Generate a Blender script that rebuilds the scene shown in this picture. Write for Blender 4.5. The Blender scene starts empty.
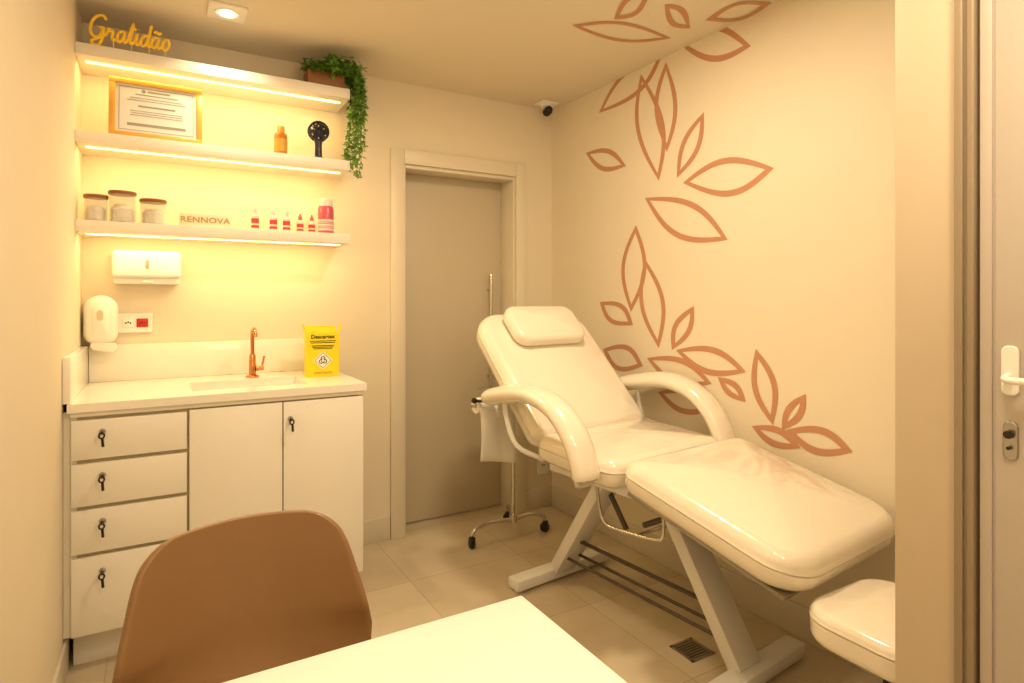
import bpy, bmesh, math, random
from mathutils import Vector, Matrix
random.seed(7)
S = bpy.context.scene
C = S.collection
XL, XR, YB, H = -0.298, 2.205, 3.26, 2.57   # room: left wall, right wall, back wall, ceiling
F = 602.0; CAMZ = 1.35; YAW = math.radians(30.3)
fw = Vector((math.sin(YAW), math.cos(YAW), 0)); rt = Vector((math.cos(YAW), -math.sin(YAW), 0))

# ------------------------------------------------------------ materials
def srgb(c):
    return tuple(((v/255)/12.92 if v/255 <= .04045 else ((v/255+.055)/1.055)**2.4) for v in c)
def mat(name, col, rough=.5, metal=0., coat=0., var=0., vscale=8., bump=0., bscale=40., emit=None, es=0., trans=0., alpha=None, spec=None, stretch=None):
    m = bpy.data.materials.new(name); m.use_nodes = True
    nt = m.node_tree; b = nt.nodes["Principled BSDF"]
    c = srgb(col)
    b.inputs["Base Color"].default_value = (*c, 1)
    b.inputs["Roughness"].default_value = rough
    b.inputs["Metallic"].default_value = metal
    b.inputs["Coat Weight"].default_value = coat
    b.inputs["Coat Roughness"].default_value = .05
    if spec is not None: b.inputs["Specular IOR Level"].default_value = spec
    if alpha is not None: b.inputs["Alpha"].default_value = alpha
    if trans: b.inputs["Transmission Weight"].default_value = trans
    if emit:
        b.inputs["Emission Color"].default_value = (*srgb(emit), 1); b.inputs["Emission Strength"].default_value = es
    tc = nt.nodes.new("ShaderNodeTexCoord")
    if var:
        n = nt.nodes.new("ShaderNodeTexNoise"); n.inputs["Scale"].default_value = vscale; n.inputs["Detail"].default_value = 5
        r = nt.nodes.new("ShaderNodeMix"); r.data_type = 'RGBA'
        r.inputs[6].default_value = (*[max(0, x*(1-var)) for x in c], 1); r.inputs[7].default_value = (*[min(1, x*(1+var)) for x in c], 1)
        nt.links.new(tc.outputs["Object"], n.inputs["Vector"]); nt.links.new(n.outputs["Fac"], r.inputs[0]); nt.links.new(r.outputs[2], b.inputs["Base Color"])
    if bump:
        n2 = nt.nodes.new("ShaderNodeTexNoise"); n2.inputs["Scale"].default_value = bscale; n2.inputs["Detail"].default_value = 2
        bp = nt.nodes.new("ShaderNodeBump"); bp.inputs["Strength"].default_value = bump; bp.inputs["Distance"].default_value = .01
        src = tc.outputs["Object"]
        if stretch:
            mp = nt.nodes.new("ShaderNodeMapping"); mp.inputs["Scale"].default_value = stretch; nt.links.new(src, mp.inputs[0]); src = mp.outputs[0]
            n2.inputs["Distortion"].default_value = .8
        nt.links.new(src, n2.inputs["Vector"]); nt.links.new(n2.outputs["Fac"], bp.inputs["Height"]); nt.links.new(bp.outputs["Normal"], b.inputs["Normal"])
        if coat: nt.links.new(bp.outputs["Normal"], b.inputs["Coat Normal"])
    return m

M = {}
M['wall'] = mat('wall_paint', (229, 217, 194), .6, var=.02, bump=.05, bscale=120)
M['ceil'] = mat('ceiling_paint', (224, 213, 192), .8, var=.02, bump=.03, bscale=90)
M['base'] = mat('baseboard_ceramic', (216, 206, 186), .3)
M['casing'] = mat('door_casing_lacquer', (226, 215, 194), .4)
M['door'] = mat('sliding_door_lacquer', (202, 190, 166), .45, var=.015)
M['cab'] = mat('cabinet_laminate', (240, 236, 226), .35)
M['cabin'] = mat('cabinet_gap_profile', (192, 180, 154), .5)
M['stone'] = mat('white_quartz', (244, 239, 228), .2, coat=.3, var=.015, vscale=30)
M['shelf'] = mat('shelf_lacquer', (240, 233, 220), .4)
M['led'] = mat('led_strip', (255, 220, 150), .5, emit=(255, 216, 126), es=6)
M['lamp'] = mat('lamp_glow', (255, 240, 210), .5, emit=(255, 240, 205), es=14)
M['white'] = mat('white_plastic', (240, 237, 230), .3, coat=.2)
M['whitem'] = mat('white_powder_coat', (234, 232, 228), .35, coat=.2)
M['vinyl'] = mat('cream_vinyl', (240, 231, 214), .2, coat=1., bump=.3, bscale=5, stretch=(1, 2.0, 1.3))
M['black'] = mat('black_plastic', (18, 17, 16), .4)
M['dark'] = mat('dark_steel', (46, 41, 36), .4, metal=.5)
M['bar'] = mat('grey_steel_bar', (90, 82, 70), .4, metal=.3)
M['chrome'] = mat('chrome', (215, 212, 205), .15, metal=1)
M['steel'] = mat('brushed_steel', (170, 165, 155), .32, metal=1)
M['gold'] = mat('gold_acrylic', (255, 208, 50), .35, coat=.3)
M['rose'] = mat('rose_gold', (208, 146, 104), .14, metal=1)
M['goldf'] = mat('gold_frame', (222, 168, 78), .35, metal=.15, var=.08, vscale=30)
M['paper'] = mat('paper', (238, 235, 228), .7)
M['cert'] = mat('certificate_paper', (222, 219, 212), .7)
M['ink'] = mat('ink_grey', (150, 144, 134), .7)
M['inkb'] = mat('ink_black', (20, 20, 20), .7)
M['green'] = mat('leaf_green', (100, 142, 50), .5, var=.45, vscale=25)
M['wood'] = mat('wood_lid', (138, 88, 46), .5, var=.2, vscale=40)
M['letter'] = mat('sign_letter_brown', (178, 138, 84), .5)
M['woodl'] = mat('pale_wood', (236, 220, 190), .5, var=.05, vscale=30)
M['glass'] = mat('clear_glass', (226, 220, 205), .05, alpha=.18, coat=1.)
M['cotton'] = mat('cotton', (244, 238, 226), .9, var=.06, vscale=60, bump=.8, bscale=70)
M['amber'] = mat('amber_liquid', (184, 112, 24), .15, coat=.5)
M['amberl'] = mat('amber_label', (206, 150, 56), .4)
M['navy'] = mat('navy_plastic', (26, 30, 52), .3, coat=.4)
M['pink'] = mat('pink_can', (206, 84, 104), .3, coat=.4)
M['red'] = mat('red_label', (200, 60, 56), .4)
M['redp'] = mat('red_outlet', (196, 36, 28), .4)
M['bottle'] = mat('bottle_white', (230, 214, 202), .3, coat=.3)
M['yellow'] = mat('yellow_cardboard', (236, 216, 14), .5)
M['brown'] = mat('brown_leatherette', (138, 103, 66), .34, coat=.2, var=.04, vscale=12, bump=.03, bscale=200)
M['beech'] = mat('beech_wood', (196, 150, 96), .45, var=.12, vscale=20)
M['table'] = mat('white_table_laminate', (247, 245, 240), .3)
M['copper'] = mat('copper_paint', (192, 138, 104), .5, var=.05, vscale=3)
M['jamb'] = mat('jamb_paint', (200, 184, 160), .5)
M['alu'] = mat('anodised_frame', (150, 134, 112), .4, metal=.1)
M['doorw'] = mat('greige_door_leaf', (186, 176, 166), .35)
M['smoke'] = mat('soap_window', (205, 196, 176), .2, coat=.5)

def floor_mat():
    m = bpy.data.materials.new('porcelain_tile'); m.use_nodes = True
    nt = m.node_tree; b = nt.nodes["Principled BSDF"]
    tc = nt.nodes.new("ShaderNodeTexCoord"); mp = nt.nodes.new("ShaderNodeMapping")
    mp.inputs["Location"].default_value = (.17, .28, 0)
    br = nt.nodes.new("ShaderNodeTexBrick"); br.offset = 0.
    br.inputs["Scale"].default_value = 1.; br.inputs["Brick Width"].default_value = .6; br.inputs["Row Height"].default_value = .6
    br.inputs["Mortar Size"].default_value = .0020
    br.inputs["Color1"].default_value = (*srgb((216, 201, 174)), 1); br.inputs["Color2"].default_value = (*srgb((204, 188, 160)), 1)
    br.inputs["Mortar"].default_value = (*srgb((184, 168, 140)), 1)
    n = nt.nodes.new("ShaderNodeTexNoise"); n.inputs["Scale"].default_value = 4; n.inputs["Detail"].default_value = 6
    mx = nt.nodes.new("ShaderNodeMix"); mx.data_type = 'RGBA'; mx.blend_type = 'MULTIPLY'; mx.inputs[0].default_value = .45
    nt.links.new(tc.outputs["Object"], mp.inputs[0]); nt.links.new(mp.outputs[0], br.inputs["Vector"]); nt.links.new(tc.outputs["Object"], n.inputs["Vector"])
    cr = nt.nodes.new("ShaderNodeValToRGB"); cr.color_ramp.elements[0].color = (.72, .7, .66, 1); cr.color_ramp.elements[1].color = (1, 1, 1, 1)
    cr.color_ramp.elements[0].position = .3; cr.color_ramp.elements[1].position = .6
    nt.links.new(n.outputs["Fac"], cr.inputs[0]); nt.links.new(br.outputs["Color"], mx.inputs[6]); nt.links.new(cr.outputs[0], mx.inputs[7])
    nt.links.new(mx.outputs[2], b.inputs["Base Color"]); b.inputs["Roughness"].default_value = .18
    return m
M['floor'] = floor_mat()

# ------------------------------------------------------------ builders
def finish(name, bm, m, parent=None, loc=None, sharp=38, label=None, flat=False):
    if not flat: bmesh.ops.recalc_face_normals(bm, faces=bm.faces)
    for f in bm.faces: f.smooth = not flat
    for e in bm.edges:
        if len(e.link_faces) == 2 and e.calc_face_angle(0) > math.radians(sharp): e.smooth = False
    me = bpy.data.meshes.new(name); bm.to_mesh(me); bm.free()
    ms = m if isinstance(m, (list, tuple)) else [m]
    for x in ms: me.materials.append(M[x] if isinstance(x, str) else x)
    o = bpy.data.objects.new(name, me); C.objects.link(o)
    if parent: o.parent = parent
    if loc: o.location = loc
    if label: o["label"] = label
    return o
def thing(name, label, cat, loc=(0, 0, 0), rz=0., group=None):
    o = bpy.data.objects.new(name, None); o.empty_display_size = .05
    o.location = loc; o.rotation_euler = (0, 0, rz); C.objects.link(o)
    tag(o, label, cat, group); return o
def tag(o, label, cat, group=None):
    o["label"] = label; o["category"] = cat
    if group: o["group"] = group
    return o
def struct(o):
    o["kind"] = "structure"; return o
def merge(bm, t, mi=0):
    for f in t.faces: f.material_index = mi
    me = bpy.data.meshes.new("tmp"); t.to_mesh(me); t.free(); bm.from_mesh(me); bpy.data.meshes.remove(me)
def box(bm, x0, x1, y0, y1, z0, z1, bev=0., seg=2, mi=0, mtx=None):
    t = bmesh.new()
    bmesh.ops.create_cube(t, size=1, matrix=Matrix.Translation(((x0+x1)/2, (y0+y1)/2, (z0+z1)/2)) @ Matrix.Diagonal((abs(x1-x0), abs(y1-y0), abs(z1-z0), 1)))
    if bev: bmesh.ops.bevel(t, geom=t.edges[:], offset=bev, segments=seg, profile=.5, affect='EDGES')
    if mtx: t.transform(mtx)
    merge(bm, t, mi)
def lathe(bm, prof, mtx=None, n=28, mi=0):
    t = bmesh.new(); rings = []
    for r, z in prof:
        if r < 1e-6: rings.append([t.verts.new((0, 0, z))])
        else: rings.append([t.verts.new((r*math.cos(2*math.pi*i/n), r*math.sin(2*math.pi*i/n), z)) for i in range(n)])
    for a, b in zip(rings, rings[1:]):
        for i in range(n):
            j = (i+1) % n
            if len(a) == 1 and len(b) == 1: continue
            if len(a) == 1: t.faces.new((a[0], b[j], b[i]))
            elif len(b) == 1: t.faces.new((a[i], a[j], b[0]))
            else: t.faces.new((a[i], a[j], b[j], b[i]))
    if mtx: t.transform(mtx)
    merge(bm, t, mi)
def catmull(pts, k=6, closed=False):
    P = [Vector(p) for p in pts]; n = len(P); out = []
    rng = range(n if closed else n-1)
    for i in rng:
        if closed: p0, p1, p2, p3 = P[i-1], P[i], P[(i+1) % n], P[(i+2) % n]
        else: p0, p1, p2, p3 = P[max(i-1, 0)], P[i], P[i+1], P[min(i+2, n-1)]
        for s in range(k):
            t = s/k
            out.append(.5*((2*p1)+(-p0+p2)*t+(2*p0-5*p1+4*p2-p3)*t*t+(-p0+3*p1-3*p2+p3)*t**3))
    if not closed: out.append(P[-1])
    return out
def sweep(bm, pts, r, seg=12, closed=False, up=None, ra=1., rb=1., rfun=None, mi=0):
    P = [Vector(p) for p in pts]; n = len(P); t = bmesh.new(); rings = []
    prevn = None
    for i in range(n):
        if closed: d = (P[(i+1) % n]-P[i-1])
        else: d = P[min(i+1, n-1)]-P[max(i-1, 0)]
        d.normalize()
        if up is not None: nrm = Vector(up)
        elif prevn is None: nrm = Vector((0, 0, 1)) if abs(d.z) < .9 else Vector((1, 0, 0))
        else: nrm = prevn
        nrm = nrm - d*nrm.dot(d); nrm.normalize(); prevn = nrm
        b = d.cross(nrm)
        rr = r*(rfun(i/(n-1)) if rfun else 1)
        rings.append([t.verts.new(P[i]+nrm*(rr*ra*math.cos(2*math.pi*k/seg))+b*(rr*rb*math.sin(2*math.pi*k/seg))) for k in range(seg)])
    m = n if closed else n-1
    for i in range(m):
        a, b = rings[i], rings[(i+1) % n]
        for k in range(seg):
            j = (k+1) % seg; t.faces.new((a[k], a[j], b[j], b[k]))
    if not closed:
        t.faces.new(rings[0][::-1]); t.faces.new(rings[-1])
    merge(bm, t, mi)
def rrect(a, b, rad, n=8):
    """rad: (+x+y, -x+y, -x-y, +x-y)"""
    out = []
    for q, (sx, sy) in enumerate(((1, 1), (-1, 1), (-1, -1), (1, -1))):
        r = max(rad[q], 1e-4); cx, cy = sx*(a-r), sy*(b-r)
        for i in range(n+1):
            an = math.pi/2*q + math.pi/2*i/n
            out.append((cx+r*math.cos(an), cy+r*math.sin(an)))
    return out
def pad(bm, a, b, t, rad, er=.03, crown=.02, mtx=None, mi=0, seam=.004, taper=0.):
    tm = bmesh.new(); rings = []
    prof = []
    for s in (0, .5, .9): prof.append(('s', s, -t/2))
    for i in range(0, 7):
        an = -math.pi/2+math.pi/2*i/6
        prof.append(('i', er*(1-math.cos(an)), -t/2+er+er*math.sin(an)))
    if seam and t-2*er > .012:
        zc = t/2-er
        prof += [('i', 0, zc-.010), ('i', seam, zc-.007), ('i', seam, zc-.005), ('i', -.0015, zc-.002)]
    for i in range(0, 7):
        an = math.pi/2*i/6
        prof.append(('i', er*(1-math.cos(an)), t/2-er+er*math.sin(an)))
    for s in (.93, .85, .72, .55, .35, .15, 0): prof.append(('c', s, t/2))
    for kind, v, z in prof:
        if kind == 'i':
            o = rrect(a-v, b-v, [max(r-v, .002) for r in rad])
        else:
            o = [(x*v, y*v) for x, y in rrect(a-er, b-er, [max(r-er, .002) for r in rad])]
            if kind == 'c': z = z+crown*(1-v*v)
        if kind != 'i' and v == 0: rings.append([tm.verts.new((0, 0, z))])
        else: rings.append([tm.verts.new((x*(1-taper*(y/b)), y, z)) for x, y in o])
    for A, B in zip(rings, rings[1:]):
        N = max(len(A), len(B))
        for i in range(N):
            j = (i+1) % N
            try:
                if len(A) == 1: tm.faces.new((A[0], B[i], B[j]))
                elif len(B) == 1: tm.faces.new((A[i], A[j], B[0]))
                else: tm.faces.new((A[i], A[j], B[j], B[i]))
            except ValueError: pass
    if mtx: tm.transform(mtx)
    merge(bm, tm, mi)
def T(x, y, z): return Matrix.Translation((x, y, z))
def R(a, ax): return Matrix.Rotation(math.radians(a), 4, ax)
def text(name, body, size, ext, m, parent, mtx, align='CENTER', sx=1., label=None, bold=0., space=1.):
    cu = bpy.data.curves.new(name, 'FONT'); cu.body = body; cu.size = size; cu.extrude = ext; cu.offset = bold; cu.space_character = space
    cu.align_x = align; cu.align_y = 'CENTER'; cu.resolution_u = 3
    o = bpy.data.objects.new(name, cu); C.objects.link(o)
    dg = bpy.context.evaluated_depsgraph_get(); me = bpy.data.meshes.new_from_object(o.evaluated_get(dg))
    bpy.data.objects.remove(o); me.transform(mtx @ Matrix.Diagonal((sx, 1, 1, 1))); me.materials.clear(); me.materials.append(M[m]); me.name = name
    o = bpy.data.objects.new(name, me); C.objects.link(o); o.parent = parent
    if label: o["label"] = label
    return o
UPR = R(90, 'X')   # text upright facing -Y

# ------------------------------------------------------------ room shell
bm = bmesh.new(); box(bm, XL-.1, XR+.1, -1.1, YB+.3, -.1, 0); struct(finish('floor', bm, 'floor'))
bm = bmesh.new(); box(bm, XL-.1, XR+.1, -1.1, YB+.3, H, H+.1); struct(finish('ceiling', bm, 'ceil'))
bm = bmesh.new(); box(bm, XL-.1, XL, -1.1, YB+.15, 0, H); struct(finish('wall_left', bm, 'wall'))
bm = bmesh.new(); box(bm, XR, XR+.1, .56, YB+.3, 0, H); struct(finish('wall_right', bm, 'wall'))
DX0, DX1, DZ = 1.192, 1.925, 2.11
bm = bmesh.new()
box(bm, XL, DX0, YB, YB+.26, 0, H); box(bm, DX1, XR, YB, YB+.26, 0, H); box(bm, DX0, DX1, YB, YB+.26, DZ, H)
struct(finish('wall_back', bm, 'wall'))
bm = bmesh.new(); box(bm, 1.30, XR, .56, .67, 0, H, .003); struct(finish('wall_front', bm, 'jamb'))
bm = bmesh.new(); box(bm, 1.36, 1.46, -1.0, .559, 0, H); struct(finish('wall_corridor', bm, 'wall'))
bm = bmesh.new(); box(bm, XL, 1.36, -1.1, -1.0, 0, H); struct(finish('wall_rear', bm, 'wall'))
# baseboards
bh = .13
bm = bmesh.new(); box(bm, XL, XL+.012, -1.0, 2.70, 0, bh, .002); struct(finish('baseboard_left', bm, 'base'))
bm = bmesh.new(); box(bm, .79, DX0-.082, YB-.012, YB, 0, bh, .002); box(bm, DX1+.074, XR-.012, YB-.012, YB, 0, bh, .002); struct(finish('baseboard_back', bm, 'base'))
bm = bmesh.new(); box(bm, XR-.012, XR, .672, YB-.012, 0, bh, .002); struct(finish('baseboard_right', bm, 'base'))
# door casing
bm = bmesh.new()
cw = .08
box(bm, DX0-cw, DX0, YB-.022, YB, 0, DZ+cw, .003); box(bm, DX1, DX1+cw-.007, YB-.022, YB, 0, DZ+cw, .003); box(bm, DX0, DX1, YB-.022, YB, DZ, DZ+cw, .003)
box(bm, DX0, DX0+.012, YB-.0, YB+.22, 0, DZ, .001); box(bm, DX1-.012, DX1, YB, YB+.22, 0, DZ, .001); box(bm, DX0+.012, DX1-.012, YB, YB+.14, DZ-.02, DZ, .001)
struct(finish('trim_1', bm, 'casing'))
bm = bmesh.new(); box(bm, DX0+.013, DX1-.013, YB+.155, YB+.19, .008, DZ-.002, .002)
d1 = struct(finish('door_1', bm, 'door', label="beige flush sliding door in a pale casing"))
bm = bmesh.new(); hx = 1.815; hy = YB+.155
sweep(bm, [(hx, hy-.045, .75), (hx, hy-.045, 1.50)], .012, 16)
for z in (.85, 1.40): sweep(bm, [(hx, hy-.0005, z), (hx, hy-.045, z)], .008, 12)
finish('handle', bm, 'chrome', d1, label="long chrome pull bar")
# open leaf in entrance
bm = bmesh.new()
box(bm, 1.29, 1.36, .545, .5595, 0, 2.5, .002); box(bm, 1.297, 1.36, .538, .545, 0, 2.5); box(bm, 1.29, 1.36, .527, .538, 0, 2.5, .002)
struct(finish('trim_2', bm, 'alu', label="bronze door frame"))
bm = bmesh.new(); box(bm, 1.312, 1.36, .521, .5265, 0, 2.5); struct(finish('trim_3', bm, 'alu'))
bm = bmesh.new(); box(bm, 1.302, 1.345, -.25, .5205, .01, 2.5, .002); box(bm, 1.298, 1.303, .502, .5205, .01, 2.5, .001); box(bm, 1.298, 1.303, -.25, .497, .01, 2.5, .001)
d2 = struct(finish('door_2', bm, 'doorw'))
bm = bmesh.new()
pad(bm, .013, .044, .008, [.011]*4, er=.003, crown=0, seam=0, mtx=T(1.294, .473, 1.222) @ R(90, 'Z') @ R(90, 'X'))
sweep(bm, catmull([(1.290, .473, 1.212), (1.272, .473, 1.21), (1.262, .462, 1.208), (1.260, .43, 1.208), (1.260, .35, 1.208)], 5), .0065, 14)
finish('handle', bm, 'white', d2)
bm = bmesh.new()
pad(bm, .011, .034, .006, [.010]*4, er=.002, crown=0, seam=0, mtx=T(1.295, .473, 1.098) @ R(90, 'Z') @ R(90, 'X'))
lathe(bm, [(0, 0), (.007, 0), (.007, .010), (0, .010)], T(1.292, .473, 1.110) @ R(-90, 'Y'), 16, 1)
lathe(bm, [(0, 0), (.003, 0), (.003, .008), (0, .008)], T(1.292, .473, 1.086) @ R(-90, 'Y'), 12, 1)
finish('lock', bm, ['steel', 'dark'], d2)

# ------------------------------------------------------------ leaf mural on wall and ceiling
def ray(px, py):
    a = (px-512)/F; return fw+rt*a+Vector((0, 0, (298-py)/F))
def on_wall(px, py):
    d = ray(px, py); k = XR/d.x; return (d.y*k, CAMZ+d.z*k)
def on_ceil(px, py):
    d = ray(px, py); k = (H-CAMZ)/d.z; return (d.x*k, d.y*k)
LN = [0]
def leaf(bm, A, B, w1, w2, fn, emb, stroke=.028, N=24):
    """painted outline of one leaf: outer contour and an inner contour at constant stroke width"""
    LN[0] += 1; off = .0006+.00006*LN[0]
    A = Vector(A); B = Vector(B); ax = B-A; L = ax.length; ax /= L; nn = Vector((-ax.y, ax.x))
    side = []
    for w in (w1, -w2):
        side.append([Vector(fn(*(A+ax*(L*i/N)+nn*(w*math.sin(math.pi*i/N) if 0 < i < N else 0)))) for i in range(N+1)])
    PA, PB = side[0][0], side[0][N]; X = (PB-PA); LL = X.length; X /= LL; Y = Vector((-X.y, X.x))
    for s in side:
        loc = [((p-PA).dot(X), (p-PA).dot(Y)) for p in s]
        W = max(abs(v) for u, v in loc); f = max(.25, 1-stroke/W); m = stroke*1.5
        inn = [(m+u*(LL-2*m)/LL, v*f) for u, v in loc]
        vo = [bm.verts.new(emb(PA+X*u+Y*v, off)) for u, v in loc]; vi = [bm.verts.new(emb(PA+X*u+Y*v, off)) for u, v in inn]
        for i in range(N): bm.faces.new((vo[i], vo[i+1], vi[i+1], vi[i]))
def we(p, o): return (XR-o, p.x, p.y)
def ce(p, o): return (p.x, p.y, H-o)
bm = bmesh.new()
for A, B, a, b in [((599, 113), (664, 50), 14, 12), ((677, 42), (751, 46), 18, 20), ((586, 153), (626, 166), 12, 11),
                   ((641, 74), (659, 181), 14, 15), ((666, 62), (667, 152), 12, 11), ((677, 178), (704, 112), 10, 9),
                   ((683, 183), (774, 168), 21, 18), ((645, 198), (728, 240), 21, 18),
                   ((636, 225), (631, 312), 12, 13), ((645, 259), (659, 348), 12, 13), ((600, 302), (633, 325), 11, 11),
                   ((603, 349), (643, 366), 14, 13), ((672, 350), (694, 306), 9, 10), ((676, 350), (746, 372), 14, 14),
                   ((647, 358), (712, 384), 14, 13), ((718, 377), (746, 402), 7, 8), ((658, 392), (714, 410), 13, 12),
                   ((756, 349), (773, 425), 12, 13), ((782, 430), (806, 394), 10, 9), ((786, 430), (853, 452), 14, 14),
                   ((752, 426), (801, 448), 10, 10)]:
    leaf(bm, A, B, a, b, on_wall, we)
o = finish('leaf_mural', bm, 'copper', flat=True); tag(o, "copper outlined leaf sprigs painted up the wall", "wall mural")
bm = bmesh.new()
for A, B, a, b in [((572, 25), (671, 38), 10, 10), ((614, 19), (650, -8), 10, 10), ((665, 4), (690, 28), 11, 10), ((706, 20), (772, 2), 9, 9)]:
    leaf(bm, A, B, a, b, on_ceil, ce)
o = finish('ceiling_mural', bm, 'copper', flat=True); tag(o, "copper outlined leaves painted on the ceiling edge", "ceiling mural")

# ------------------------------------------------------------ cabinet
G = .002
CF = 2.64; CT = .943; CX0, CX1 = -.275, .775
cab = thing('base_cabinet', "cream laminate base cabinet with four drawers and two doors", "cabinet", (0, 0, 0))
bm = bmesh.new()
z0 = .14; t = .018; yb = YB-G
box(bm, CX0, CX0+t, CF, yb, z0, CT); box(bm, CX1-t, CX1, CF, yb, z0, CT); box(bm, .085, .085+t, CF+.03, yb-.01, z0+t, CT)
box(bm, CX0+t, CX1-t, CF+.002, yb, z0, z0+t); box(bm, CX0+t, CX1-t, yb-.01, yb, z0+t, CT)
box(bm, CX0+t, CX1-t, CF+.001, CF+.012, z0+t, CT, mi=1)
box(bm, CX0, CX1, CF-.017, CF-.0005, .926, CT)
box(bm, CX0, CX1-.03, CF+.08, yb, 0, z0)
box(bm, XL+.001, CX0, CF+.005, CF+.02, z0, CT)
finish('body', bm, ['cab', 'cabin'], cab)
def lock(parent, x, z, y):
    bm = bmesh.new()
    mt = T(x, y, z) @ R(90, 'X')
    lathe(bm, [(0, 0), (.010, 0), (.011, .004), (.008, .010), (.007, .018), (0, .018)], mt, 20)
    finish('lock', bm, 'steel', parent, label="small steel cam lock")
    bm = bmesh.new()
    box(bm, x-.0015, x+.0015, y-.034, y-.0185, z-.005, z+.005)
    sweep(bm, [(x+.008*math.cos(a), y-.038, z-.008+.010*math.sin(a)) for a in [i*math.pi/8 for i in range(16)]], .0030, 8, closed=True)
    sweep(bm, [(x+.002, y-.038, z-.018), (x+.004, y-.036, z-.048)], .0045, 8)
    finish('key', bm, 'dark', parent)
fy = CF-.018
for a, b in [(.772, .913), (.606, .757), (.437, .591), (.145, .422)]:
    bm = bmesh.new(); box(bm, CX0+.003, .088, fy, CF-.0005, a, b, .0015)
    d = finish('drawer', bm, 'cab', cab); lock(d, -.18, b-.045 if a > .2 else b-.055, fy)
for i, (a, b) in enumerate([(.097, .435), (.440, CX1-.002)]):
    bm = bmesh.new(); box(bm, a, b, fy, CF-.0005, .145, .919, .0015)
    d = finish('door', bm, 'cab', cab)
    if i == 1: lock(d, .466, .850, fy)
# countertop with integral basin
top = thing('countertop', "white quartz countertop with integral rectangular sink basin", "countertop")
bm = bmesh.new()
sx0, sx1, sy0, sy1 = .11, .56, 2.74, 3.02; z1 = .975; zb = CT+.001
Y0 = 2.61; X1 = .785; TX = -.283; TY = YB-G
box(bm, TX, sx0, Y0, TY, zb, z1); box(bm, sx1, X1, Y0, TY, zb, z1); box(bm, sx0, sx1, Y0, sy0, zb, z1); box(bm, sx0, sx1, sy1, TY, zb, z1)
finish('slab', bm, 'stone', top)
bm = bmesh.new()
box(bm, sx0, sx1, sy0, sy1, .80, .812); box(bm, sx0, sx0+.01, sy0, sy1, .812, zb+.001); box(bm, sx1-.01, sx1, sy0, sy1, .812, zb+.001)
box(bm, sx0+.01, sx1-.01, sy0, sy0+.01, .812, zb+.001); box(bm, sx0+.01, sx1-.01, sy1-.01, sy1, .812, zb+.001)
finish('basin', bm, 'stone', top)
bm = bmesh.new(); lathe(bm, [(0, .812), (.028, .812), (.028, .815), (.02, .8155), (0, .813)], T(.33, 2.88, 0)); finish('drain', bm, 'chrome', top)
z1b = z1+.0003
bm = bmesh.new(); box(bm, TX+.011, X1, TY-.02, TY, z1b, z1+.165, .002); tag(finish('backsplash', bm, 'stone'), "low white quartz backsplash behind the sink", "backsplash")
bm = bmesh.new(); box(bm, XL+.001, TX+.010, Y0+.01, TY, z1b, z1+.165, .002); tag(finish('side_splash', bm, 'stone'), "low white quartz side splash against the side wall", "backsplash")
# faucet
fa = thing('faucet', "rose gold single lever faucet beside the sink", "faucet", (.378, 3.09, z1b))
bm = bmesh.new(); lathe(bm, [(0, 0), (.030, 0), (.030, .006), (.02, .012), (.0155, .014), (.0145, .10), (.0115, .105), (.0115, .11), (0, .11)]); finish('body', bm, 'rose', fa)
bm = bmesh.new(); sweep(bm, catmull([(0, 0, .10), (0, 0, .18), (0, -.004, .214), (0, -.03, .228), (0, -.075, .228), (0, -.10, .215), (0, -.105, .195)], 6), .009, 14); finish('spout', bm, 'rose', fa)
bm = bmesh.new(); sweep(bm, [(.015, 0, .040), (.050, 0, .040)], .012, 14); sweep(bm, [(.042, 0, .043), (.052, -.005, .098)], .005, 10); finish('lever', bm, 'rose', fa)
# sharps box
sb = thing('sharps_container', "yellow cardboard sharps container with biohazard diamond on the countertop", "sharps box", (.675, 2.985, z1b), math.radians(-6))
bm = bmesh.new()
for a, b, c, d in ((-.075, .075, -.055, -.053), (-.075, .075, .053, .055), (-.075, -.073, -.053, .053), (.073, .075, -.053, .053)): box(bm, a, b, c, d, .002, .205)
box(bm, -.075, .075, -.055, .055, 0, .002); box(bm, -.073, .073, -.053, .053, .185, .187)
for sx in (-1, 1): box(bm, -.001, .001, -.055, .02, 0, .050, mtx=T(sx*.075, 0, .204) @ R(sx*16, 'Y'))
box(bm, -.075, .075, -.001, .001, 0, .035, mtx=T(0, .055, .204) @ R(-10, 'X')); finish('body', bm, 'yellow', sb)
bm = bmesh.new(); sweep(bm, catmull([(-.05, -.035, .188), (-.03, -.035, .235), (.03, -.035, .235), (.05, -.035, .188)], 6), .0025, 6); finish('carry_handle', bm, 'yellow', sb)
bm = bmesh.new(); box(bm, -.031, .031, -.001, .001, -.031, .031, mtx=T(0, -.0562, .078) @ R(45, 'Y')); finish('hazard_label', bm, 'paper', sb)
bm = bmesh.new()
def ring2(cx, cz, r, w, y, n=24, a0=0, a1=360):
    vs = []
    for i in range(n+1):
        a = math.radians(a0+(a1-a0)*i/n)
        vs.append((bm.verts.new((cx+(r-w)*math.cos(a), y, cz+(r-w)*math.sin(a))), bm.verts.new((cx+r*math.cos(a), y, cz+r*math.sin(a)))))
    for p, q in zip(vs, vs[1:]): bm.faces.new((p[0], p[1], q[1], q[0]))
for k in range(3):
    a = math.radians(90+120*k); ring2(.0095*math.cos(a), .078+.0095*math.sin(a), .0105, .004, -.0575-.0002*k, a0=math.degrees(a)-140, a1=math.degrees(a)+140)
ring2(0, .078, .009, .002, -.0583)
for i in range(4):
    p = [(.038, 0), (0, .038), (-.038, 0), (0, -.038)]
    a, b = Vector(p[i]), Vector(p[(i+1) % 4])
    f = .93; vs = [bm.verts.new((q.x, -.0576, .078+q.y)) for q in (a, b, b*f, a*f)]; bm.faces.new(vs)
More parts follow.
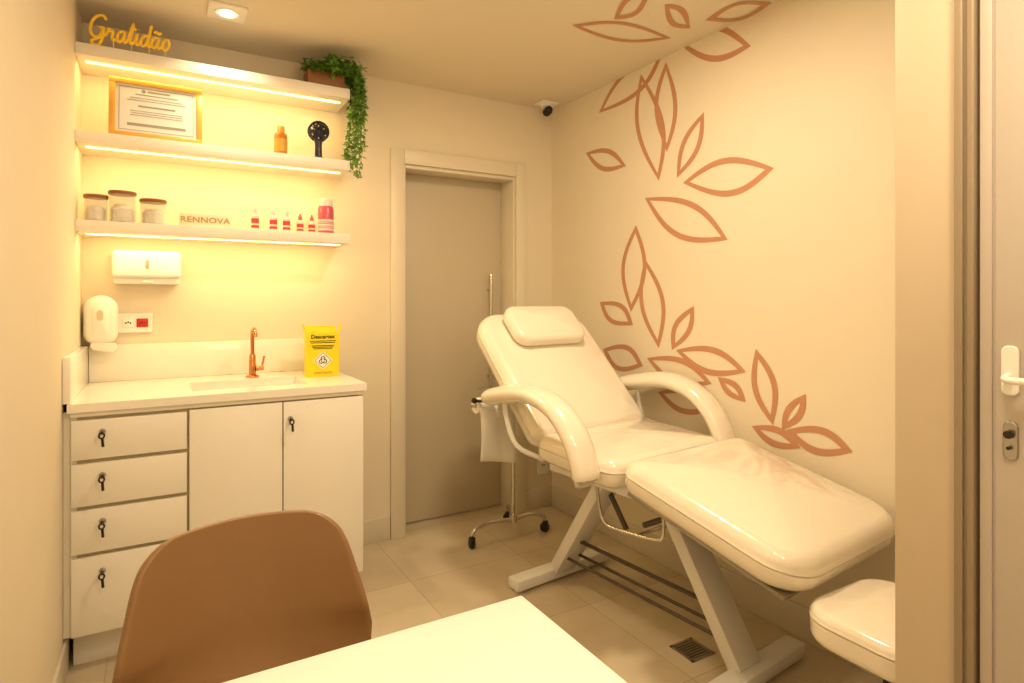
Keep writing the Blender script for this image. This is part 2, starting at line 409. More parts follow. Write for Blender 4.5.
finish('hazard_symbol', bm, 'inkb', sb, flat=True)
text('lettering', "Descartex", .026, .0004, 'inkb', sb, T(0, -.0557, .190) @ UPR, bold=.0006)
text('lettering', "INFECTANTE", .014, .0004, 'red', sb, T(0, -.0557, .018) @ UPR)
bm = bmesh.new()
for k, z in enumerate((.168, .160, .146, .139, .132)): box(bm, -.06+.004*k, .06-.004*k, -.0557, -.055, z, z+.0035)
finish('print_lines', bm, 'inkb', sb)

# ------------------------------------------------------------ wall dispensers and socket
YW = YB-.0005
so = thing('soap_dispenser', "white oval wall soap dispenser above the counter", "soap dispenser", (-.225, YW, 1.245))
bm = bmesh.new(); pad(bm, .062, .105, .10, [.06, .06, .045, .045], er=.03, crown=.012, seam=.003, mtx=T(0, -.0505, .01) @ R(90, 'X')); finish('body', bm, 'white', so)
bm = bmesh.new(); pad(bm, .05, .022, .02, [.02]*4, er=.006, crown=.002, seam=0, mtx=T(.012, -.075, -.108) @ R(90, 'X') @ R(-12, 'Z')); finish('push_lever', bm, 'white', so)
bm = bmesh.new(); pad(bm, .012, .022, .003, [.011]*4, er=.001, crown=0, seam=0, mtx=T(.0, -.1130, .03) @ R(90, 'X')); finish('window', bm, 'smoke', so)
pl = thing('outlet_plate', "white wall plate with red outlet and white outlet", "electrical outlet", (-.098, YW, 1.236))
bm = bmesh.new(); pad(bm, .068, .045, .010, [.008]*4, er=.003, crown=0, seam=0, mtx=T(0, -.0052, 0) @ R(90, 'X')); finish('plate', bm, 'white', pl)
bm = bmesh.new(); box(bm, .004, .05, -.0135, -.009, -.02, .02, .002)
finish('socket', bm, 'redp', pl, label="red outlet module")
bm = bmesh.new()
for k in (-.008, 0, .008): lathe(bm, [(0, 0), (.003, 0), (.003, .001), (0, .001)], T(.027+k, -.0134, .003 if k == 0 else 0) @ R(90, 'X'), 10)
finish('pin_hole', bm, 'black', pl)
bm = bmesh.new(); box(bm, -.05, -.006, -.0135, -.009, -.02, .02, .003); finish('socket', bm, 'white', pl)
bm = bmesh.new()
for k in (-1, 0, 1): lathe(bm, [(0, 0), (.0038, 0), (.0038, .001), (0, .001)], T(-.028+k*.009, -.0134, .004 if k == 0 else 0) @ R(90, 'X'), 10)
finish('pin_hole', bm, 'black', pl)
pt = thing('paper_towel_dispenser', "white wall paper towel dispenser under the lowest shelf", "towel dispenser", (-.050, YW, 1.41))
bm = bmesh.new(); pad(bm, .132, .06, .115, [.02, .02, .012, .012], er=.014, crown=.004, seam=.002, mtx=T(0, -.058, .092) @ R(90, 'X'))
finish('cover', bm, 'white', pt)
bm = bmesh.new(); box(bm, -.128, .128, -.095, 0, .003, .032, .006); finish('tray', bm, 'white', pt)
bm = bmesh.new(); pad(bm, .007, .02, .003, [.0065]*4, er=.001, crown=0, seam=0, mtx=T(0, -.1205, .09) @ R(90, 'X')); finish('window', bm, 'ink', pt)
bm = bmesh.new(); sweep(bm, catmull([(-.02, -.098, .012), (0, -.103, .012), (.02, -.098, .012)], 5), .006, 8); finish('paper', bm, 'paper', pt)

# ------------------------------------------------------------ shelves
SY = 2.99; SX1 = .815; st = .048
tops = [2.388, 2.032, 1.668]
for z in tops:
    e = thing('wall_shelf', "white floating shelf with warm light strip underneath", "shelf", (0, 0, z), group="lit floating shelves")
    bm = bmesh.new(); box(bm, XL+.0005, SX1, SY, YW, -st, 0, .0015); finish('board', bm, 'shelf', e)
    bm = bmesh.new(); box(bm, XL+.03, SX1-.03, 3.065, 3.08, -st-.004, -st+.0005); finish('light_strip', bm, 'led', e)
    L = bpy.data.lights.new('led_light', 'AREA'); L.shape = 'RECTANGLE'; L.size = 1.06; L.size_y = .04; L.energy = 3.1; L.color = (1, .69, .27)
    lo = bpy.data.objects.new('led_light', L); lo.location = ((XL+SX1)/2, 3.065, z-st-.008); C.objects.link(lo); lo.rotation_euler = (math.radians(16), 0, 0)

# top shelf: script sign
def script():
    a = [(.72, .85), (.4, 1.0), (.05, .6), (.1, .1), (.4, 0), (.68, .45), (.75, .95), (.74, .2), (.95, 0), (1.2, .3)]
    st = []
    st.append([(1.55, 1.75), (1.15, 2.1), (.5, 1.9), (.1, 1.2), (.2, .4), (.75, .05), (1.25, .4), (1.35, .95), (.95, .98), (1.38, .95), (1.45, .2), (1.2, -.55), (.6, -.65), (.45, -.3), (1.2, .1), (1.75, .5), (1.95, 1.05), (2.05, .82), (2.4, .85), (2.38, .3), (2.6, .0), (2.9, .3)])
    st.append([(x+2.88, y) for x, y in a])
    st.append([(4.05, .3), (4.4, 1.9), (4.3, .3), (4.5, 0), (4.8, .35), (4.95, .98), (4.93, .25), (5.13, 0), (5.4, .3)])
    st.append([(4.05, 1.3), (4.4, 1.38), (4.8, 1.4)])
    st.append([(4.98, 1.42), (5.02, 1.46)])
    st.append([(6.1, .85), (5.8, 1.0), (5.45, .6), (5.5, .1), (5.8, 0), (6.1, .5), (6.3, 2.0), (6.18, .3), (6.4, 0), (6.6, .3)])
    st.append([(x+6.55, y) for x, y in a])
    st.append([(6.7, 1.35), (6.95, 1.55), (7.2, 1.35), (7.45, 1.55)])
    st.append([(8.15, 1.0), (7.8, .6), (7.9, .05), (8.25, 0), (8.5, .5), (8.25, 1.0), (8.0, .9)])
    return st
bm = bmesh.new(); sc = .0335
for s in script():
    P = catmull([(x*sc+y*.006, 0, y*sc*1.36+.034) for x, y in s], 6)
    sweep(bm, P, .0060, 8, up=(0, 1, 0), ra=.7)
for x in (2.6, 4.5, 6.4, 8.2): box(bm, x*sc-.0015, x*sc+.0015, -.002, .002, .0, .034)
o = finish('script_sign', bm, 'gold', loc=(-.255, 3.003, tops[0])); tag(o, "gold cursive word sign standing on the top shelf", "word sign")

# certificate
ce_ = thing('framed_certificate', "white certificate in a gold frame leaning back on the shelf", "framed certificate", (-.012, 3.035, tops[1]))
tl = T(0, 0, .001) @ R(-8, 'X')
bm = bmesh.new(); w, h, b = .176, .262, .024
box(bm, -w, w, -.009, .009, 0, b, .002, mtx=tl); box(bm, -w, w, -.009, .009, h-b, h, .002, mtx=tl)
box(bm, -w, -w+b, -.009, .009, b, h-b, .002, mtx=tl); box(bm, w-b, w, -.009, .009, b, h-b, .002, mtx=tl)
finish('frame', bm, 'goldf', ce_)
bm = bmesh.new(); box(bm, -w+b, w-b, -.003, .004, b, h-b, mtx=tl); finish('document', bm, 'cert', ce_)
bm = bmesh.new(); box(bm, -.02, .02, -.002, .002, 0, .185, mtx=T(0, .10, .001) @ R(21, 'X')); finish('easel_back', bm, 'wood', ce_)
bm = bmesh.new()
for z, l, hh in [(.196, .08, .004), (.181, .10, .002), (.170, .11, .002), (.142, .07, .007), (.122, .10, .002), (.112, .095, .002), (.102, .10, .002), (.055, .11, .012)]:
    box(bm, -l, l, -.0042, -.003, z, z+hh, mtx=tl)
for s in (-1, 1): box(bm, s*.139-.001, s*.139+.001, -.0042, -.003, b+.012, h-b-.012, mtx=tl)
for z in (b+.010, h-b-.012): box(bm, -.140, .140, -.0042, -.003, z, z+.002, mtx=tl)
lathe(bm, [(0, 0), (.008, 0), (.008, .001), (0, .001)], tl @ T(-.05, -.003, .214) @ R(90, 'X'), 16)
box(bm, -.035, .05, -.0042, -.003, .210, .218, mtx=tl)
finish('print_lines', bm, 'ink', ce_)

# amber bottle
e = thing('cosmetic_bottle', "small amber bottle with gold cap on the middle shelf", "bottle", (.500, 3.06, tops[1]))
bm = bmesh.new(); lathe(bm, [(0, 0), (.027, 0), (.030, .004), (.030, .100), (.026, .108), (.013, .111), (.013, .116), (0, .116)]); finish('body', bm, 'amber', e)
bm = bmesh.new(); lathe(bm, [(.0304, .02), (.0304, .08), (.029, .08), (.029, .02), (.0304, .02)]); finish('label', bm, 'amberl', e)
bm = bmesh.new(); lathe(bm, [(0, .112), (.018, .112), (.018, .140), (.016, .143), (0, .143)]); finish('cap', bm, 'amberl', e)
# mini fan
e = thing('desk_fan', "small navy handheld fan standing on the middle shelf", "fan", (.677, 3.06, tops[1]))
bm = bmesh.new(); lathe(bm, [(0, 0), (.032, 0), (.034, .004), (.03, .012), (.018, .018), (.017, .075), (.020, .095), (.012, .105), (0, .105)]); finish('stand', bm, 'navy', e)
bm = bmesh.new()
cz = .142
for r, y in ((.046, -.016), (.046, .012), (.03, -.021), (.016, -.023)):
    sweep(bm, [(r*math.cos(i*math.pi/12), y, cz+r*math.sin(i*math.pi/12)) for i in range(24)], .0022 if r < .04 else .0050, 8, closed=True)
for i in range(16):
    a = i*math.pi/8; sweep(bm, [(.046*math.cos(a), -.016, cz+.046*math.sin(a)), (.01*math.cos(a), -.023, cz+.01*math.sin(a))], .0014, 6)
    sweep(bm, [(.046*math.cos(a), -.016, cz+.046*math.sin(a)), (.046*math.cos(a), .012, cz+.046*math.sin(a))], .0014, 6)
    sweep(bm, [(.046*math.cos(a), .012, cz+.046*math.sin(a)), (.01*math.cos(a), .016, cz+.01*math.sin(a))], .0022, 6)
lathe(bm, [(0, 0), (.024, 0), (.024, .012), (0, .02)], T(0, .008, cz) @ R(-90, 'X'), 20)
sweep(bm, [(0, .0, .095), (0, 0, .102)], .012, 12)
finish('cage', bm, 'navy', e)
bm = bmesh.new()
for i in range(6):
    box(bm, .004, .039, -.0007, .0007, -.014, .014, .0003, mtx=T(0, -.004, cz) @ R(60*i, 'Y') @ R(28, 'X'))
lathe(bm, [(0, 0), (.009, 0), (.009, .01), (0, .014)], T(0, .002, cz) @ R(90, 'X'), 16); finish('blades', bm, 'navy', e)

# plant
e = thing('potted_plant', "green trailing artificial plant in a brown box on the top shelf", "plant", (.695, 3.06, tops[0]))
bm = bmesh.new()
box(bm, -.08, .10, -.05, .05, 0, .075, .004)
finish('pot', bm, 'wood', e)
def leafblade(bm, p, d, n, L, W):
    d = d.normalized(); s = d.cross(n)
    if s.length < 1e-3: s = Vector((1, 0, 0))
    s.normalize(); n = s.cross(d)
    c = [p, p+d*L*.35+s*W, p+d*L*.75+s*W*.7-n*L*.05, p+d*L-n*L*.15, p+d*L*.75-s*W*.7-n*L*.05, p+d*L*.35-s*W]
    m1, m2 = p+d*L*.35-n*W*.3, p+d*L*.75-n*W*.5
    v = [bm.verts.new(q) for q in c]; a = bm.verts.new(m1); b = bm.verts.new(m2)
    for f in ((v[0], v[1], a), (v[1], v[2], b, a), (v[2], v[3], b), (v[3], v[4], b), (v[4], v[5], a, b), (v[5], v[0], a)): bm.faces.new(f)
bm = bmesh.new()
for k in range(52):
    an = random.uniform(0, 6.28); sp = random.uniform(.03, .13); hh = random.uniform(.0, .085)
    base = Vector((random.uniform(-.06, .10), random.uniform(-.03, .03), .070))
    tip = base+Vector((math.cos(an)*sp*.9+.015, min(.05, math.sin(an)*sp)-.02, hh*(1 if k % 3 else .2)))
    tip.z = min(tip.z, .152)
    P = catmull([base, (base+tip)/2+Vector((0, 0, .012)), tip], 4); sweep(bm, P, .0015, 5)
    for q in P[3:]:
        for _ in range(3):
            dd = Vector((random.uniform(-1, 1), random.uniform(-1, .6), random.uniform(-.5, .7)))
            if q.z > .125: dd.z = -abs(dd.z)*.5
            leafblade(bm, q, dd, Vector((random.uniform(-.4, .4), -.5, 1)), random.uniform(.030, .052), random.uniform(.008, .013))
finish('foliage', bm, 'green', e)
bm = bmesh.new()
for k in range(14):
    x1 = random.uniform(.130, .195); ln = random.uniform(.12, .40) if k > 4 else random.uniform(.33, .43); y1 = random.uniform(-.12, .06)
    P = catmull([(.06, y1*.4, .070), (x1*.75, y1*.8, .10), (x1, y1, .04), (x1+random.uniform(-.01, .01), y1, -ln*.5), (x1+random.uniform(-.02, .0), y1, -ln)], 9)
    sweep(bm, P, .0013, 5)
    for q in P[6:]:
        for _ in range(3):
            leafblade(bm, q, Vector((random.uniform(-1, 1), random.uniform(-1, 1), random.uniform(-1, .1))), Vector((random.uniform(-.5, .5), -.6, .8)), random.uniform(.022, .036), random.uniform(.005, .009))
finish('trailing_vines', bm, 'green', e)

# jars on lowest shelf
for x, r, h, lab in [(-.232, .042, .115, "small glass jar with wooden lid on the lowest shelf"), (-.139, .050, .137, "tall glass jar of cotton with wooden lid"), (-.026, .050, .112, "glass jar of cotton with wooden lid")]:
    e = thing('glass_jar', lab, "jar", (x, 3.05, tops[2]), group="cotton jars on the lowest shelf")
    bm = bmesh.new(); lathe(bm, [(0, 0), (r-.004, 0), (r, .004), (r, h-.018), (r-.0025, h-.018), (r-.0025, .006), (r-.006, .004), (0, .004)]); finish('glass', bm, 'glass', e)
    bm = bmesh.new(); lathe(bm, [(0, .0045), (r-.012, .0045), (r-.008, .012), (r-.010, h*.3), (r-.007, h*.42), (r*.55, h*.58), (0, h*.52)]); finish('cotton', bm, 'cotton', e)
    bm = bmesh.new(); lathe(bm, [(0, h-.0175), (r+.001, h-.0175), (r+.002, h-.015), (r+.002, h-.005), (r, h-.003), (0, h-.003)]); finish('lid', bm, 'wood', e)
# wooden sign
e = thing('block_sign', "pale wooden block sign with raised lettering", "sign", (.176, 3.05, tops[2]))
bm = bmesh.new(); box(bm, -.104, .104, -.012, .012, 0, .062, .003); finish('block', bm, 'woodl', e)
text('lettering', "RENNOVA", .036, .001, 'letter', e, T(0, -.0132, .031) @ UPR, sx=1.15, bold=.0004, space=1.03)
# product bottles
for x, h, r, cap in [(.386, .120, .017, 'bottle'), (.467, .116, .017, 'bottle'), (.527, .112, .017, 'bottle'), (.590, .092, .016, 'pink'), (.645, .090, .016, 'pink')]:
    e = thing('serum_bottle', "small white bottle with red print on the lowest shelf" if cap == 'bottle' else "short white bottle with pink cap on the lowest shelf", "bottle", (x, 3.06, tops[2]), group="product bottles on the lowest shelf")
    bm = bmesh.new(); hb = h*.62; lathe(bm, [(0, 0), (r-.002, 0), (r, .003), (r, hb-.006), (r*.6, hb), (r*.5, hb+.006), (0, hb+.006)]); finish('body', bm, 'bottle', e)
    bm = bmesh.new(); lathe(bm, [(r+.0003, hb*.15), (r+.0003, hb*.32), (r-.001, hb*.32), (r-.001, hb*.15), (r+.0003, hb*.15)]); lathe(bm, [(r+.0003, hb*.45), (r+.0003, hb*.75), (r-.001, hb*.75), (r-.001, hb*.45), (r+.0003, hb*.45)]); finish('label', bm, 'red', e)
    bm = bmesh.new(); lathe(bm, [(0, hb+.005), (r*.55, hb+.005), (r*.55, h*.86), (r*.3, h*.9), (r*.25, h), (0, h)]); finish('cap', bm, cap, e)
e = thing('spray_can', "pink and white spray can on the lowest shelf", "can", (.712, 3.055, tops[2]))
bm = bmesh.new(); lathe(bm, [(0, 0), (.036, 0), (.038, .004), (.038, .125), (.032, .137), (0, .137)]); finish('body', bm, 'pink', e)
bm = bmesh.new(); lathe(bm, [(0, .136), (.034, .136), (.034, .168), (.031, .172), (0, .172)]); finish('cap', bm, 'bottle', e)
bm = bmesh.new(); lathe(bm, [(.0384, .015), (.0384, .07), (.037, .07), (.037, .015), (.0384, .015)]); finish('label', bm, 'bottle', e)
bm = bmesh.new()
for z in (.055, .047, .034, .026): lathe(bm, [(.0387, z), (.0387, z+.003), (.038, z+.003), (.038, z), (.0387, z)])
finish('print_lines', bm, 'red', e)

# ------------------------------------------------------------ treatment chair
bed = thing('treatment_chair', "cream vinyl reclining treatment bed on white steel base", "treatment bed", (1.765, 1.735, 0), math.radians(6))
# seat
bm = bmesh.new(); pad(bm, .345, .235, .115, [.06, .06, .07, .07], er=.045, crown=.026, seam=.006, mtx=T(0, .24, .703) @ R(3, 'X')); finish('seat', bm, 'vinyl', bed)
# legrest
bm = bmesh.new(); ang = 13.5
ML = T(.0, -.357, .640) @ R(ang, 'X')
pad(bm, .355, .340, .125, [.07, .07, .13, .13], er=.050, crown=.030, seam=.006, mtx=ML); finish('leg_rest', bm, 'vinyl', bed)
bm = bmesh.new(); box(bm, -.32, .32, -.30, .31, -.075, -.063, .004, mtx=ML); finish('leg_rest_frame', bm, 'steel', bed)
# backrest
MB = T(0, .46, .722) @ R(45, 'X') @ T(0, .370, 0)
bm = bmesh.new(); pad(bm, .345, .370, .115, [.14, .14, .06, .06], er=.045, crown=.024, seam=.006, mtx=MB); finish('backrest', bm, 'vinyl', bed)
bm = bmesh.new(); box(bm, -.26, .26, -.33, .30, -.073, -.0585, .004, mtx=MB); finish('backrest_frame', bm, 'whitem', bed)
# pillow
bm = bmesh.new(); pad(bm, .22, .118, .072, [.07]*4, er=.032, crown=.018, mtx=MB @ T(-.01, .220, .104)); finish('headrest_pillow', bm, 'vinyl', bed)
# armrests
for sx in (-1, 1):
    bm = bmesh.new(); x = sx*.398; dy = 0 if sx < 0 else -.05
    P = catmull([(x, .085+dy, .670), (x, .10+dy, .73), (x, .155+dy, .83), (x, .26+dy, .915), (x, .40+dy, .950), (x, .56+dy, .935), (x, .74+dy, .895)], 7)
    rf = lambda t: (max(0.05, 1-((.07-t)/.07)**2)**.5 if t < .07 else (max(.05, 1-((t-.94)/.06)**2)**.5 if t > .94 else 1))
    sweep(bm, P, .054, 24, up=(1, 0, 0), ra=1.16, rb=.76, rfun=rf); finish('armrest', bm, 'vinyl', bed)
    xi = sx*.30
    bm = bmesh.new(); sweep(bm, catmull([(xi, .46, .66), (x, .52, .72), (x, .60+dy, .84), (x, .60+dy, .905)], 5), .011, 10)
    finish('armrest_bracket', bm, 'whitem', bed)
    bm = bmesh.new(); sweep(bm, catmull([(xi, .15, .640), (x*.97, .15+dy, .640), (x, .125+dy, .70)], 5), .011, 10)
    finish('armrest_bracket', bm, 'whitem', bed)
bm = bmesh.new(); lathe(bm, [(0, 0), (.011, 0), (.013, .006), (.012, .018), (0, .020)], T(-.43, .79, .875) @ R(-70, 'Y')); sweep(bm, [(-.39, .72, .88), (-.435, .79, .877)], .007, 10); finish('knob', bm, 'dark', bed)
# paper roll holder
bm = bmesh.new(); sweep(bm, [(-.44, .81, .85), (-.05, .81, .85)], .008, 10)
sweep(bm, [(-.10, .81, .85), (-.10, .75, .90)], .008, 8)
finish('roll_holder', bm, 'chrome', bed)
bm = bmesh.new(); lathe(bm, [(.012, 0), (.036, 0), (.036, .24), (.012, .24), (.012, 0)], T(-.42, .81, .85) @ R(90, 'Y')); finish('paper_roll', bm, 'paper', bed)
bm = bmesh.new(); vs = []
for i in range(9):
    t = i/8; vs.append([bm.verts.new((-.42+.21*u/8, .772-.012*math.sin(t*3+u*.5), .85-.25*t-(.04*u/8 if i == 8 else 0))) for u in range(9)])
for a, b in zip(vs, vs[1:]):
    for i in range(8): bm.faces.new((a[i], a[i+1], b[i+1], b[i]))
o = finish('paper_sheet', bm, 'paper', bed); sm = o.modifiers.new('s', 'SOLIDIFY'); sm.thickness = .001
# frame under seat
bm = bmesh.new()
for x in (-.24, .24): box(bm, x-.018, x+.018, -.02, .47, .604, .642, .003)
for y in (0.0, .22, .45): box(bm, -.222, .222, y-.018, y+.018, .607, .640, .002)
finish('seat_frame', bm, 'whitem', bed)
# A-legs
def plank(bm, p, q, w, t_, bev=.006):
    p = Vector(p); q = Vector(q); d = q-p; L = d.length; y = d.normalized(); x = Vector((1, 0, 0)); n = x.cross(y)
    m = Matrix((x, y, n)).transposed().to_4x4(); m.translation = (p+q)/2
    box(bm, -w/2, w/2, -L/2, L/2, -t_/2, t_/2, bev, mtx=m)
bm = bmesh.new(); plank(bm, (-.02, .30, .615), (-.02, .66, .05), .125, .055); finish('leg', bm, 'whitem', bed)
bm = bmesh.new(); plank(bm, (-.02, .04, .615), (-.02, -.32, .05), .125, .055); finish('leg', bm, 'whitem', bed)
for y in (.68, -.34):
    bm = bmesh.new(); box(bm, -.30, .28, y-.04, y+.04, .012, .062, .008)
    for x in (-.27, .25): lathe(bm, [(0, 0), (.018, 0), (.018, .014), (0, .014)], T(x, y, 0), 16)
    finish('foot_bar', bm, 'whitem', bed)
bm = bmesh.new()
for x in (-.055, .015): sweep(bm, [(x, -.27, .13), (x, .61, .13)], .007, 10)
box(bm, -.03, -.01, -.21, .55, .210, .222, .003); finish('stretcher', bm, 'bar', bed)
bm = bmesh.new()
for x in (-.22, .12):
    sweep(bm, catmull([(x, .22, .615), (x, .20, .50), (x, .17, .455), (x, .10, .45), (x, -.08, .47), (x, -.12, .50), (x, -.12, .60)], 6), .007, 10)
sweep(bm, [(-.22, .0, .46), (.12, .0, .46)], .007, 10)
finish('linkage', bm, 'chrome', bed)
bm = bmesh.new(); sweep(bm, [(0, .26, .35), (0, .62, .83)], .012, 12); sweep(bm, [(0, .16, .40), (0, -.20, .60)], .012, 12); finish('gas_strut', bm, 'bar', bed)

# ------------------------------------------------------------ wheeled stand behind
e = thing('rolling_stand', "chrome stand on casters behind the treatment bed", "rolling stand", (1.72, 2.93, 0))
bm = bmesh.new(); sweep(bm, [(0, 0, .085), (0, 0, .80)], .012, 14); lathe(bm, [(0, .085), (.022, .085), (.022, .13), (0, .13)]); finish('pole', bm, 'chrome', e)
bm = bmesh.new(); lathe(bm, [(0, 0), (.018, 0), (.018, .04), (0, .04)], T(0, 0, .79)); box(bm, -.17, .17, -.12, .12, .83, .842, .004); finish('tray', bm, 'chrome', e)
bm = bmesh.new(); ends = [(-.27, -.02), (.20, -.02), (.09, .22)]
for x, y in ends:
    sweep(bm, catmull([(0, 0, .10), (x*.5, y*.5, .115), (x*.9, y*.9, .10), (x, y, .07)], 5), .012, 10)
finish('base', bm, 'chrome', e)
def caster(parent, x, y, r=.027, a=0):
    bm = bmesh.new()
    lathe(bm, [(0, -.012), (r*.85, -.012), (r, -.009), (r, .009), (r*.85, .012), (0, .012)], T(x, y, r) @ R(a, 'Z') @ R(90, 'Y'), 22)
    box(bm, -.014, .014, -.018, .012, r+.004, r+.035, .004, mtx=T(x, y, 0) @ R(a, 'Z'))
    finish('caster', bm, 'black', parent)
for i, (x, y) in enumerate(ends): caster(e, x, y, a=40*i)

# ------------------------------------------------------------ stool
e = thing('rolling_stool', "cream cushioned rolling stool with black base beside the bed", "stool", (1.690, .870, 0))
bm = bmesh.new(); pad(bm, .19, .165, .095, [.10]*4, er=.026, crown=.006, seam=.006, mtx=T(0, 0, .470)); finish('seat', bm, 'vinyl', e)
bm = bmesh.new(); lathe(bm, [(0, .400), (.13, .400), (.13, .4222), (0, .4222)]); sweep(bm, [(0, 0, .10), (0, 0, .40)], .028, 16); sweep(bm, [(0, 0, .07), (0, 0, .2)], .036, 16); finish('column', bm, 'black', e)
bm = bmesh.new()
for k in range(5):
    a = math.radians(72*k+50); sweep(bm, [(0, 0, .085), (.10*math.cos(a), .10*math.sin(a), .08), (.195*math.cos(a), .195*math.sin(a), .062)], .018, 10, up=(0, 0, 1), ra=.8)
finish('base', bm, 'black', e)
for k in range(5):
    a = math.radians(72*k+50); caster(e, .18*math.cos(a), .18*math.sin(a), a=72*k)

# ------------------------------------------------------------ desk
e = thing('desk', "white laminate desk in front of the brown chair", "desk")
bm = bmesh.new(); box(bm, -.26, .630, .36, 1.04, .722, .75, .002); finish('desktop', bm, 'table', e)
for x in (-.235, .585):
    bm = bmesh.new(); box(bm, x-.015, x+.015, .40, 1.0, 0, .722, .002); finish('side_panel', bm, 'table', e)
# ------------------------------------------------------------ chair
ch = thing('shell_chair', "brown upholstered shell chair tucked at the white desk", "chair", (.178, 1.20, 0), math.radians(4))
prof = catmull([(.0, .262, .864), (0, .25, .80), (0, .225, .69), (0, .19, .58), (0, .13, .495), (0, .03, .46), (0, -.09, .455), (0, -.18, .45), (0, -.225, .425)], 7)
hw = [.200, .209, .236, .256, .252, .24, .232, .215, .17]
bm = bmesh.new(); rows = []; N = len(prof); K = 28; rc = .07
for i, p in enumerate(prof):
    u = i/(N-1)*(len(hw)-1); k = min(int(u), len(hw)-2); w = hw[k]+(hw[k+1]-hw[k])*(u-k)
    dd = prof[0].z-p.z
    if dd < rc: w = w-rc+math.sqrt(max(0, rc*rc-(rc-dd)**2))
    if i > N-5: w *= 1-.05*(i-N+5)
    back = max(0, min(1, (p.z-.50)/.15)); row = []
    for j in range(K+1):
        s = -1+2*j/K; x = w*s; a = min(1, abs(x)/.25)
        y = p.y-back*.085*a**2.2; z = p.z+(1-back)*.05*a**2.5
        z -= max(0, 1-dd/.08)*.008*(abs(x)/.14)**2
        row.append(bm.verts.new((x, y, z)))
    rows.append(row)
for a, b in zip(rows, rows[1:]):
    for j in range(K): bm.faces.new((a[j], a[j+1], b[j+1], b[j]))
o = finish('shell', bm, 'brown', ch, sharp=170)
sm = o.modifiers.new('s', 'SOLIDIFY'); sm.thickness = .020; sm.offset = 0
ss = o.modifiers.new('u', 'SUBSURF'); ss.levels = 2; ss.render_levels = 2
bm = bmesh.new(); pad(bm, .19, .18, .035, [.08]*4, er=.014, crown=.008, mtx=T(0, -.04, .488)); finish('seat_cushion', bm, 'brown', ch)
bm = bmesh.new(); box(bm, -.11, .11, -.10, .10, .41, .43, .004); box(bm, -.05, .05, -.10, .10, .425, .45, .003); finish('leg_mount', bm, 'black', ch)
for sx in (-1, 1):
    for sy in (-1, 1):
        bm = bmesh.new(); sweep(bm, [(sx*.22, sy*.20, 0), (sx*.095, sy*.085, .42)], .015, 14, rfun=lambda t: .7+.5*t); finish('leg', bm, 'beech', ch)

# ------------------------------------------------------------ ceiling fittings, drain, camera, outlet
e = thing('ceiling_downlight', "square white recessed ceiling downlight", "ceiling light", (.246, 2.82, H))
bm = bmesh.new(); pad(bm, .075, .075, .010, [.006]*4, er=.003, crown=0, seam=0, mtx=T(0, 0, -.0055)); finish('frame', bm, 'white', e)
bm = bmesh.new(); lathe(bm, [(0, -.0105), (.050, -.0105), (.050, -.014), (.046, -.0145), (.040, -.0115), (0, -.0115)], n=40); finish('reflector', bm, 'white', e)
bm = bmesh.new(); lathe(bm, [(0, -.0118), (.026, -.0118), (.024, -.017), (0, -.019)]); finish('bulb', bm, 'lamp', e)
e = thing('security_camera', "small white dome security camera under the ceiling corner", "security camera", (2.085, 3.14, H))
bm = bmesh.new(); box(bm, -.06, .06, -.05, .05, -.012, 0, .003); lathe(bm, [(0, -.01), (.04, -.01), (.038, -.026), (.022, -.034), (0, -.034)]); finish('mount', bm, 'white', e)
bm = bmesh.new(); lathe(bm, [(0, .028), (.018, .026), (.026, .01), (.026, -.02), (.02, -.03), (0, -.03)], T(-.012, -.035, -.062) @ R(70, 'X')); sweep(bm, [(0, 0, -.03), (-.008, -.02, -.06)], .012, 12)
finish('housing', bm, 'black', e)
e = thing('floor_drain', "square metal floor drain grate in the tile", "floor drain", (1.76, 1.645, 0), 0)
bm = bmesh.new()
for a in range(4): box(bm, -.06, .06, -.06, -.048, .0, .004, .001, mtx=R(90*a, 'Z'))
for k in range(7): box(bm, -.05, .05, -.044+.0135*k, -.037+.0135*k, .0, .0035)
finish('grate', bm, 'steel', e)
bm = bmesh.new(); box(bm, -.05, .05, -.05, .05, 0, .0012); finish('pit', bm, 'dark', e)
e = thing('outlet_plate', "white low outlet plate near the room corner", "electrical outlet", (2.13, YW, .275))
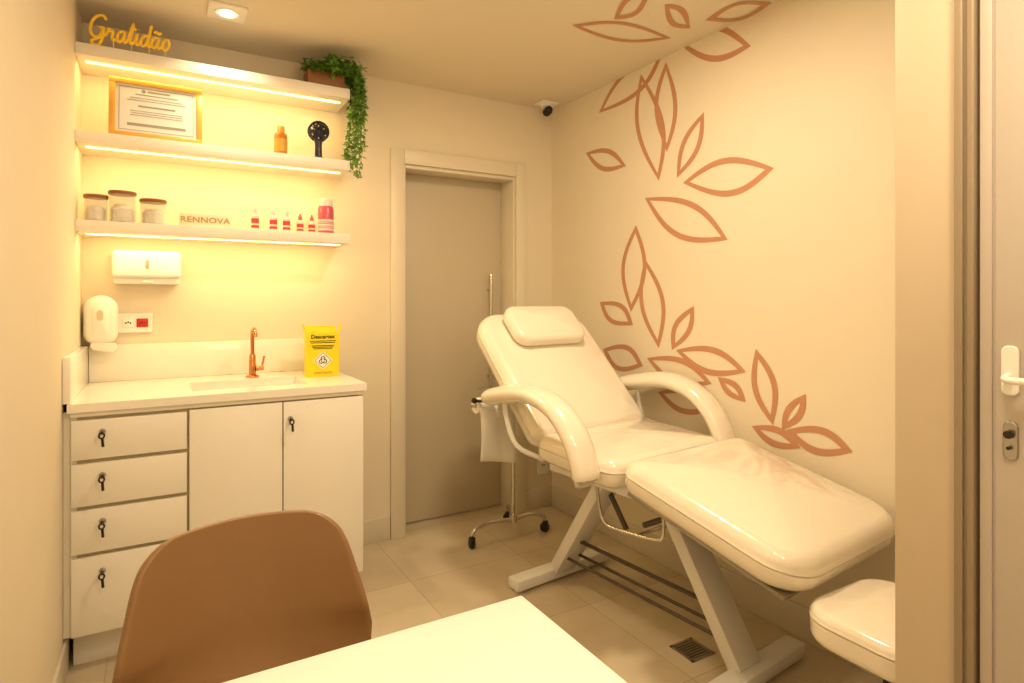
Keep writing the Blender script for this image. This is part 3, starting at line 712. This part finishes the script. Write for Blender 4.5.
bm = bmesh.new(); pad(bm, .042, .06, .010, [.008]*4, er=.003, crown=0, seam=0, mtx=T(0, -.0052, 0) @ R(90, 'X')); finish('plate', bm, 'white', e)
bm = bmesh.new(); box(bm, -.018, .018, -.0135, -.009, -.02, .02, .003); finish('socket', bm, 'white', e)
bm = bmesh.new()
for k in (-1, 0, 1): lathe(bm, [(0, 0), (.0038, 0), (.0038, .001), (0, .001)], T(k*.009, -.0134, .004 if k == 0 else 0) @ R(90, 'X'), 10)
finish('pin_hole', bm, 'black', e)

# ------------------------------------------------------------ lights
def area(name, loc, size, energy, col, rot=(0, 0, 0), sy=None, spread=180):
    L = bpy.data.lights.new(name, 'AREA'); L.size = size; L.energy = energy; L.color = col; L.spread = math.radians(spread)
    if sy: L.shape = 'RECTANGLE'; L.size_y = sy
    o = bpy.data.objects.new(name, L); o.location = loc; o.rotation_euler = rot; C.objects.link(o); return o
W = (1, .81, .54)
area('downlight_lamp', (.246, 2.82, H-.025), .05, 3, W, spread=120)
area('ceiling_lamp', (1.2, 1.65, H-.02), .18, 22.5, W)
area('ceiling_lamp', (.55, .35, H-.02), .18, 12.5, W)
area('ceiling_lamp', (.45, -.55, H-.02), .3, 5, (1, .86, .66))
area('ceiling_fill_light', (.6, -.3, 1.75), .5, 20, (1, .81, .56), rot=(math.radians(155), 0, math.radians(-30)))  # added fill aimed upward to brighten the ceiling; no fixture stands here
w = bpy.data.worlds.new("World"); S.world = w; w.use_nodes = True
w.node_tree.nodes["Background"].inputs[0].default_value = (1, .8, .55, 1); w.node_tree.nodes["Background"].inputs[1].default_value = .15

# ------------------------------------------------------------ camera
cd = bpy.data.cameras.new('camera'); co = bpy.data.objects.new('camera', cd); C.objects.link(co)
co.location = (0, 0, CAMZ); co.rotation_euler = (math.radians(90), 0, -YAW)
cd.sensor_width = 36; cd.lens = F/1024*36; cd.shift_y = -43.5/1024; cd.clip_start = .02
S.camera = co
S.view_settings.view_transform = 'Standard'
S.view_settings.look = 'None'
